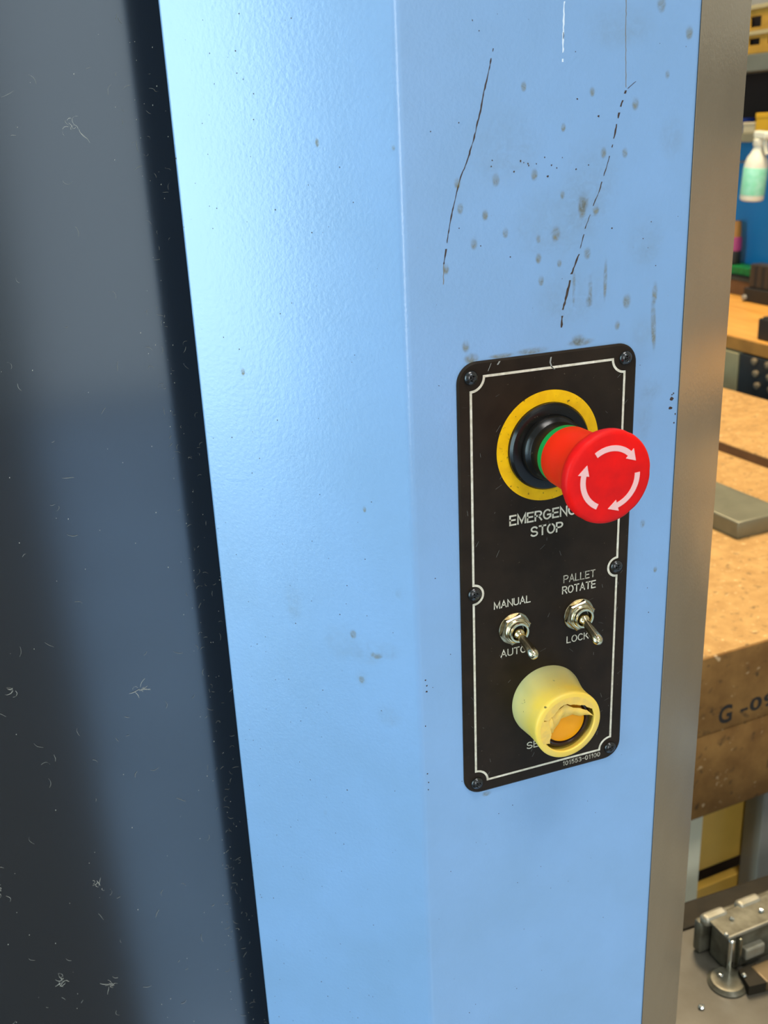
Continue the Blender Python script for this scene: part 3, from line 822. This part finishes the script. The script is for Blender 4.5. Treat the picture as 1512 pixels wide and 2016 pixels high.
sheet = tag(T(MB().bbox(1051, 1338, 560, 1740, -399.1, -381, 1.2)).build('board_sheet', 'particle_board'), 'thin sheet of brown particle board lying on the far half of the slab table', 'board')
mb = T(MB().box(1050, 1051.4, 560, 1740, -399.1, -383)); mb.build('sheet_edge', 'ledge_brown', sheet)
pl = T(MB().bbox(772, 872, 756, 1150, -399.1, -372, 2.5)).build('steel_plate', 'steel_grey', smooth=35)
tag(pl, 'thick grey steel plate lying flat on the particle board table', 'steel plate')

# ------------------------------------------------------------------ long bench by the right wall
bench = thing('workbench', 'long wall workbench with warm yellow wooden top', 'workbench', (1600, 1500, FL))
for i in range(6):
    MB().bbox(1402 + i * 83.0, 1402 + i * 83.0 + 82.4, 250, 3200, -322, -300, 1).build('plank', 'bench_wood', bench)
MB().bbox(1394, 1401.5, 250, 3200, -330, -300.5, 1).build('front_edge', 'bench_edge', bench)
MB().bbox(1700, 1880, 250, 3200, FL, -323, 2).build('back_frame', 'ledge_brown', bench)
for y in (300, 1700, 3100):
    MB().bbox(1420, 1480, y, y + 60, FL, -323, 2).build('leg', 'brown_black', bench)
led = thing('backstop_board', 'brown wooden backstop board along the rear of the wall workbench', 'board', (1806, 1700, -300))
MB().bbox(1790, 1822, 250, 3200, -300, -259, 2).build('board', 'ledge_brown', led)
MB().bbox(1788, 1824, 250, 3200, -259, -256, 1).build('cap_strip', 'brown_black', led)
dr = thing('drawer_unit', 'khaki metal drawer unit under the wall workbench', 'drawer', (1500, 1640, FL))
MB().bbox(1402, 1690, 1590, 1695, FL, -334, 2).build('body', 'khaki', dr)
MB().bbox(1392, 1401.5, 1592, 1693, -520, -336, 2).build('drawer_front', 'khaki', dr)
rack = thing('collet_rack', 'dark perforated rack holding rows of beige studs under the bench edge', 'tool rack', (1430, 1450, FL))
MB().bbox(1392, 1470, 1180, 1585, FL, -334, 2).build('body', 'dark_steel', rack)
for k, z in enumerate((-343, -370, -397)):
    for j in range(8):
        y = 1530 - 8 * k - 47 * j
        MB().turn((1393, y, z), (-1, 0, -.15), [(-2, 7), (3, 8), (7, 8.5), (9, 6), (10, 2)], 12).build('stud', 'beige_stud', rack, smooth=40)
bb = thing('black_block', 'black block standing at the front edge of the wall workbench', 'block', (1470, 1500, -300))
MB().bbox(1417, 1520, 1440, 1562, -300, -250, 4).build('body', 'black_rubber', bb, smooth=40)
MB().bbox(1424, 1513, 1447, 1555, -250, -246, 2).build('top_face', 'brown_black', bb)

# things standing at the back of the bench
tb = thing('tool_box', 'black tool box at the back of the wall workbench', 'tool box', (1770, 1980, -300))
MB().bbox(1735, 1788, 1880, 2012, -300, -262, 3).build('tray', 'black_rubber', tb)
MB().bbox(1745, 1786, 1890, 2004, -262, -196, 4).build('body', 'brown_black', tb)
for y in (1915, 1945, 1975):
    MB().bbox(1742, 1746, y, y + 8, -258, -200, 1).build('rib', 'black_rubber', tb)
MB().turn((1735, 2002, -288), (-1, 0, 0), [(0, 7), (4, 8), (8, 7), (9, 3)], 16).build('knob', 'leg_grey', tb, smooth=40)
gt = thing('green_tray', 'bright green tray with rim behind the bench ledge', 'tray', (1850, 2090, -300))
MB().bbox(1826, 1885, 2020, 2230, -300, -236, 3).build('body', 'brown_black', gt)
MB().bbox(1824, 1886, 2018, 2232, -250, -226, 4).build('rim', 'green_bright', gt, smooth=40)
mgb = thing('squeeze_bottle', 'dark squeeze bottle with magenta label and orange cap on the green tray', 'bottle', (1850, 2206, -226))
def stand_bottle(parent, x, y, segs):
    for nm, mt, prof_ in segs:
        MB().turn((x, y, 0), (0, 0, 1), prof_, 28).build(nm, mt, parent, smooth=40)
stand_bottle(mgb, 1850, 2206, [('body', 'black_rubber', [(-226, 17), (-222, 19), (-185, 19), (-180, 18)]), ('label_band', 'magenta', [(-186, 19.4), (-150, 19.4), (-146, 17)]), ('cap', 'cap_orange', [(-146, 16), (-130, 16), (-118, 15), (-104, 14), (-100, 12)])])

# ------------------------------------------------------------------ wall behind the bench: blue panel, shelf, rack
bp = thing('wall_panel', 'bright blue painted panel on the wall above the workbench', 'wall panel', (1895, 2600, -300))
for y0 in (1860, 2610):
    MB().bbox(1888, 1900, y0, y0 + 749, -300, 121, 1).build('panel_sheet', 'wall_blue', bp)
wb = thing('wood_wall_panel', 'tan plywood wall panel above the workbench, beside the blue panel', 'wall panel', (1895, 1000, -300))
for y0 in (-400, 350, 1100):
    MB().bbox(1888, 1900, y0, y0 + 749, -300, 121, 1).build('panel_sheet', 'tan_ply', wb)
sh = thing('wall_shelf', 'grey wall shelf above the blue panel', 'shelf', (1840, 1700, 121))
MB().bbox(1782, 1900, 300, 3300, 121, 144, 1.5).build('board', 'shelf_grey', sh)
MB().bbox(1892, 1900, 300, 3300, 144, 302, 1).build('back_panel', 'shelf_back', sh)
for y in (700, 1500, 2420):
    MB().bbox(1800, 1892, y, y + 12, 144, 302, 1).build('divider', 'shelf_back', sh)
rk = thing('upper_shelf', 'greenish grey beam shelf carrying the yellow crates', 'shelf', (1840, 1700, 302))
MB().bbox(1778, 1900, 300, 3300, 302, 345, 2).build('beam', 'beam_grey', rk)
def crate(z, hb, ho, hr, label, y0=1900):
    """slatted crate: bottom rail hb high, opening ho, top rail hr"""
    c = thing('crate', label, 'crate', (1840, y0 + 200, z), 'yellow crates on the upper shelf')
    h = hb + ho + hr
    MB().bbox(1780, 1786, y0, y0 + 480, z, z + hb, 1).build('bottom_rail', 'crate_yellow', c)
    MB().bbox(1780, 1786, y0, y0 + 480, z + hb + ho, z + h - 10, 1).build('top_rail', 'crate_yellow', c)
    MB().bbox(1776, 1788, y0, y0 + 480, z + h - 10, z + h, 1).build('rim', 'crate_rim', c)
    for k in range(7):
        y = y0 + 2 + 74.3 * k
        MB().bbox(1780, 1785, y, y + 30, z + hb, z + hb + ho, 1).build('slat', 'crate_yellow', c)
    MB().bbox(1886, 1890, y0, y0 + 480, z, z + h, 1).build('back_wall', 'crate_yellow', c)
    for y in (y0, y0 + 476):
        MB().bbox(1786, 1886, y, y + 4, z, z + h, 1).build('side_wall', 'crate_yellow', c)
    MB().bbox(1786, 1886, y0 + 4, y0 + 476, z, z + 4, .5).build('floor_board', 'crate_yellow', c)
    MB().bbox(1796, 1880, y0 + 10, y0 + 470, z + 4, z + h - 4, 3).build('load', 'shelf_back', c)
crate(346, 21, 17, 18, 'yellow slatted crate, lower of the two stacked on the upper shelf')
crate(403, 8, 27, 27, 'yellow slatted crate, upper of the two stacked on the upper shelf')
o = thing('blue_box', 'small dark blue box on the grey wall shelf', 'box', (1810, 2170, 144))
MB().bbox(1795, 1840, 2150, 2182, 144, 182, 2).build('body', 'box_blue', o)
MB().bbox(1794.5, 1840.5, 2149.5, 2182.5, 172, 184, 2).build('lid', 'box_blue', o)
o = thing('cream_carton', 'small cream carton between blue box and yellow box on the shelf', 'box', (1810, 2120, 144))
MB().bbox(1795, 1840, 2092, 2142, 144, 170, 2).build('body', 'box_cream', o)
MB().bbox(1794, 1841, 2091, 2143, 164, 173, 2).build('lid', 'box_cream', o)
o = thing('yellow_box', 'deep yellow cardboard box on the grey wall shelf', 'box', (1810, 2020, 144))
MB().bbox(1790, 1860, 1950, 2084, 144, 190, 2).build('body', 'box_yellow', o)
MB().bbox(1789, 1861, 1949, 2085, 182, 196, 2).build('lid', 'box_yellow', o)

def spray(x, y, z, tilt, label):
    b = thing('spray_bottle', label, 'bottle', (x, y, z), 'spray bottles hanging on the blue wall')
    R = Matrix.Translation(Vector((x, y, z))) @ Matrix.Rotation(math.radians(tilt), 4, 'X') @ Matrix.Translation(-Vector((x, y, z)))
    MB().turn((x, y, z), (0, 0, 1), [(0, 27), (3, 31), (8, 32), (60, 32), (95, 31), (112, 26), (124, 18), (134, 14), (142, 13)], 36).xf(R).build('body', 'bottle_white', b, smooth=40)
    MB().turn((x, y, z), (0, 0, 1), [(16, 32.4), (17, 32.6), (86, 32.2), (87, 31.8)], 36).xf(R).build('paper_label', 'bottle_label', b, smooth=40)
    MB().turn((x, y, z), (0, 0, 1), [(142, 15), (144, 16), (158, 16), (160, 12)], 24).xf(R).build('collar', 'bottle_white', b, smooth=40)
    MB().bbox(x - 11, x + 11, y - 34, y + 16, z + 160, z + 180, 5).xf(R).build('spray_head', 'bottle_white', b, smooth=50)
    MB().bbox(x - 5, x + 5, y - 44, y - 34, z + 165, z + 175, 2).xf(R).build('nozzle', 'bottle_white', b, smooth=50)
    MB().prism([(y - 26, z + 162), (y - 18, z + 162), (y - 24, z + 140), (y - 34, z + 122), (y - 38, z + 124), (y - 30, z + 142)], x - 5, x + 5, 'x').xf(R).build('trigger', 'bottle_white', b)
    return b
spray(1745, 2020, -28, 5.0, 'white spray bottle with mint green label hanging before the blue wall')
spray(1800, 1905, -170, 0.0, 'white spray bottle partly cut off by the right picture edge')
o = thing('wall_hook', 'small pale metal hook on the blue wall left of the spray bottle', 'hook', (1880, 2190, 70))
MB().turn((1888, 2190, 66), (-1, 0, 0), [(0, 5), (4, 5), (5, 3), (108, 3), (112, 3)], 12).build('peg', 'leg_grey', o, smooth=40)
MB().turn((1779, 2190, 64), (0, 0, 1), [(0, 3), (16, 3), (18, 2)], 12).build('tip', 'bottle_white', o, smooth=40)

# ------------------------------------------------------------------ machine bed with wet clamp, lower right
bed = thing('machine_bed', 'oily dark grey machine bed right of the column', 'machine bed', (470, 150, FL))
MB().bbox(190, 900, -120, 300, -640, -560, 3).build('bed_plate', 'bed_grey', bed, smooth=35)
MB().bbox(190, 900, 284, 316, -640, -557, 3).build('rear_rim', 'bed_dark', bed, smooth=35)
MB().bbox(230, 880, -100, 280, FL, -640, 4).build('pedestal', 'bed_dark', bed)
MB().bbox(240, 255, 232, 250, -560, -559.2, .3).build('bolt_hole', 'bed_dark', bed)
vz = thing('clamp_fixture', 'wet bare metal clamp fixture on the oily machine bed', 'clamp', (370, 245, -560))
def V(mb): return mb.rotz(3, 320, 224)
V(MB().turn((314, 214, -560), (0, 0, 1), [(0, 18), (1.5, 18), (3, 16.5), (5, 15), (5.5, 12), (4.5, 6)], 40)).build('base_disc', 'clamp_dull', vz, smooth=40)
V(MB().bbox(320, 325, 219, 224, -556, -519, 1.5)).build('post', 'bright_metal', vz, smooth=40)
V(MB().bbox(322, 440, 224, 250, -559.5, -519, 2.5)).build('body', 'clamp_dull', vz, smooth=40)
V(MB().bbox(330, 334, 219, 225, -552, -520, 1.2)).build('rib', 'wet_metal', vz, smooth=40)
V(MB().bbox(337, 360, 217, 225, -547, -534, 2)).build('lug', 'clamp_pale', vz, smooth=40)
V(MB().bbox(317, 445, 222, 252, -519, -515.5, 1.2)).build('top_plate', 'clamp_dull', vz, smooth=40)
V(MB().bbox(318, 444, 221.4, 223.6, -518, -514.6, .7)).build('front_lip', 'clamp_pale', vz, smooth=40)
V(MB().bbox(312, 445, 252, 262, -558, -522, 2.5)).build('rear_jaw', 'clamp_dull', vz, smooth=40)
for x in (313, 354, 398):
    V(MB().bbox(x, x + 28, 246, 258, -524, -513, 4.5, 3)).build('jaw_step', 'clamp_pale', vz, smooth=60)
V(MB().prism([(321, 194), (338, 191), (346, 214), (326, 214)], -559.8, -549)).build('wedge', 'bed_dark', vz)
V(MB().bbox(338, 392, 190, 212, -559.5, -548, 2)).build('strap', 'brass_dirty', vz, smooth=40)
rc = random.Random(4)
def chip(x, y, z, r, label):
    mb = MB(); n = 8
    vs = []
    for ring, (hh, rr) in enumerate(((0, .7), (.45, 1.0), (.8, .6))):
        for k in range(n):
            a = 2 * math.pi * k / n
            q = r * rr * rc.uniform(.75, 1.2)
            vs.append((x + q * math.cos(a), y + q * math.sin(a), z + hh * r * 1.3 * rc.uniform(.9, 1.2)))
    fs = [tuple(range(n)), tuple(2 * n + k for k in range(n))]
    for j in range(2):
        for k in range(n): fs.append((j * n + k, j * n + (k + 1) % n, (j + 1) * n + (k + 1) % n, (j + 1) * n + k))
    mb.add(vs, fs)
    tag(mb.build('metal_chip', 'bright_metal'), label, 'metal chip', 'bright metal chips on the machine bed and clamp')
chip(275, 199, -560, 2.9, 'shiny metal chip alone on the machine bed, left of the clamp')
chip(318.5, 225, -515.5, 2.4, 'shiny metal chip on the clamp top, at its left front corner')
chip(336, 240, -515.5, 2.4, 'shiny metal chip on the clamp top, just right of the left corner')
chip(311, 219, -555, 2.4, 'shiny metal chip on the round clamp base, beside the post')
chip(326, 206, -549, 2.4, 'shiny metal chip on the dark wedge of the clamp')
chip(368, 238, -515.5, 2.6, 'shiny metal chip on the clamp top, farthest right')

# frames around the daylight openings and the added strip lamp
def opening(name, wall, c, z0, z1, hw):
    f = 60
    mb = MB()
    for a0, a1, b0, b1 in ((c - hw - f, c - hw, z0, z1 + f), (c + hw, c + hw + f, z0, z1 + f), (c - hw, c + hw, z1, z1 + f), (c - hw, c + hw, max(FL, z0 - f), z0)):
        if b1 - b0 < 1: continue
        if wall == 'left': mb.box(-4500, -4330, a0, a1, b0, b1)
        else: mb.box(a0, a1, -5000, -4780, b0, b1)
    struct(mb.build(name, 'window_frame_paint'))
opening('window_1', 'left', -3400, 440, 2700, 1260)
opening('door_1', 'left', -700, FL, 1930, 810)
opening('door_2', 'near', 850, FL, 1560, 1010)
opening('highlight_strip_frame', 'near', -1700, FL, 1790, 90)  # frame dressing the added strip lamp, no known window here
# ------------------------------------------------------------------ floor mat, lamp housings, window frames (around the light sources)
mt_ = thing('floor_mat', 'dark brown rubber mat on the floor in front of the machine door', 'mat', (-900, -1400, FL))
MB().bbox(-1700, -190, -4990, 60, FL, FL + 14, 4).build('mat_body', 'mat_brown', mt_)
for nm, x, y, sx, sy in (('entry', 500, -3700, 1200, 600), ('aisle', 0, -1050, 1200, 600), ('bench', 1150, 1500, 500, 1600)):  # entry and aisle housings belong to the added floor lamps
    l = thing('ceiling_lamp', 'flat white ceiling lamp over the ' + {'aisle': 'aisle by the machine, added to brighten the floor', 'entry': 'entry at the near wall, added to brighten the floor', 'bench': 'benches'}[nm], 'lamp', (x, y, 3000))
    MB().bbox(x - sx / 2 - 20, x + sx / 2 + 20, y - sy / 2 - 20, y + sy / 2 + 20, 2935, 3000, 5).build('housing', 'lamp_shell', l)
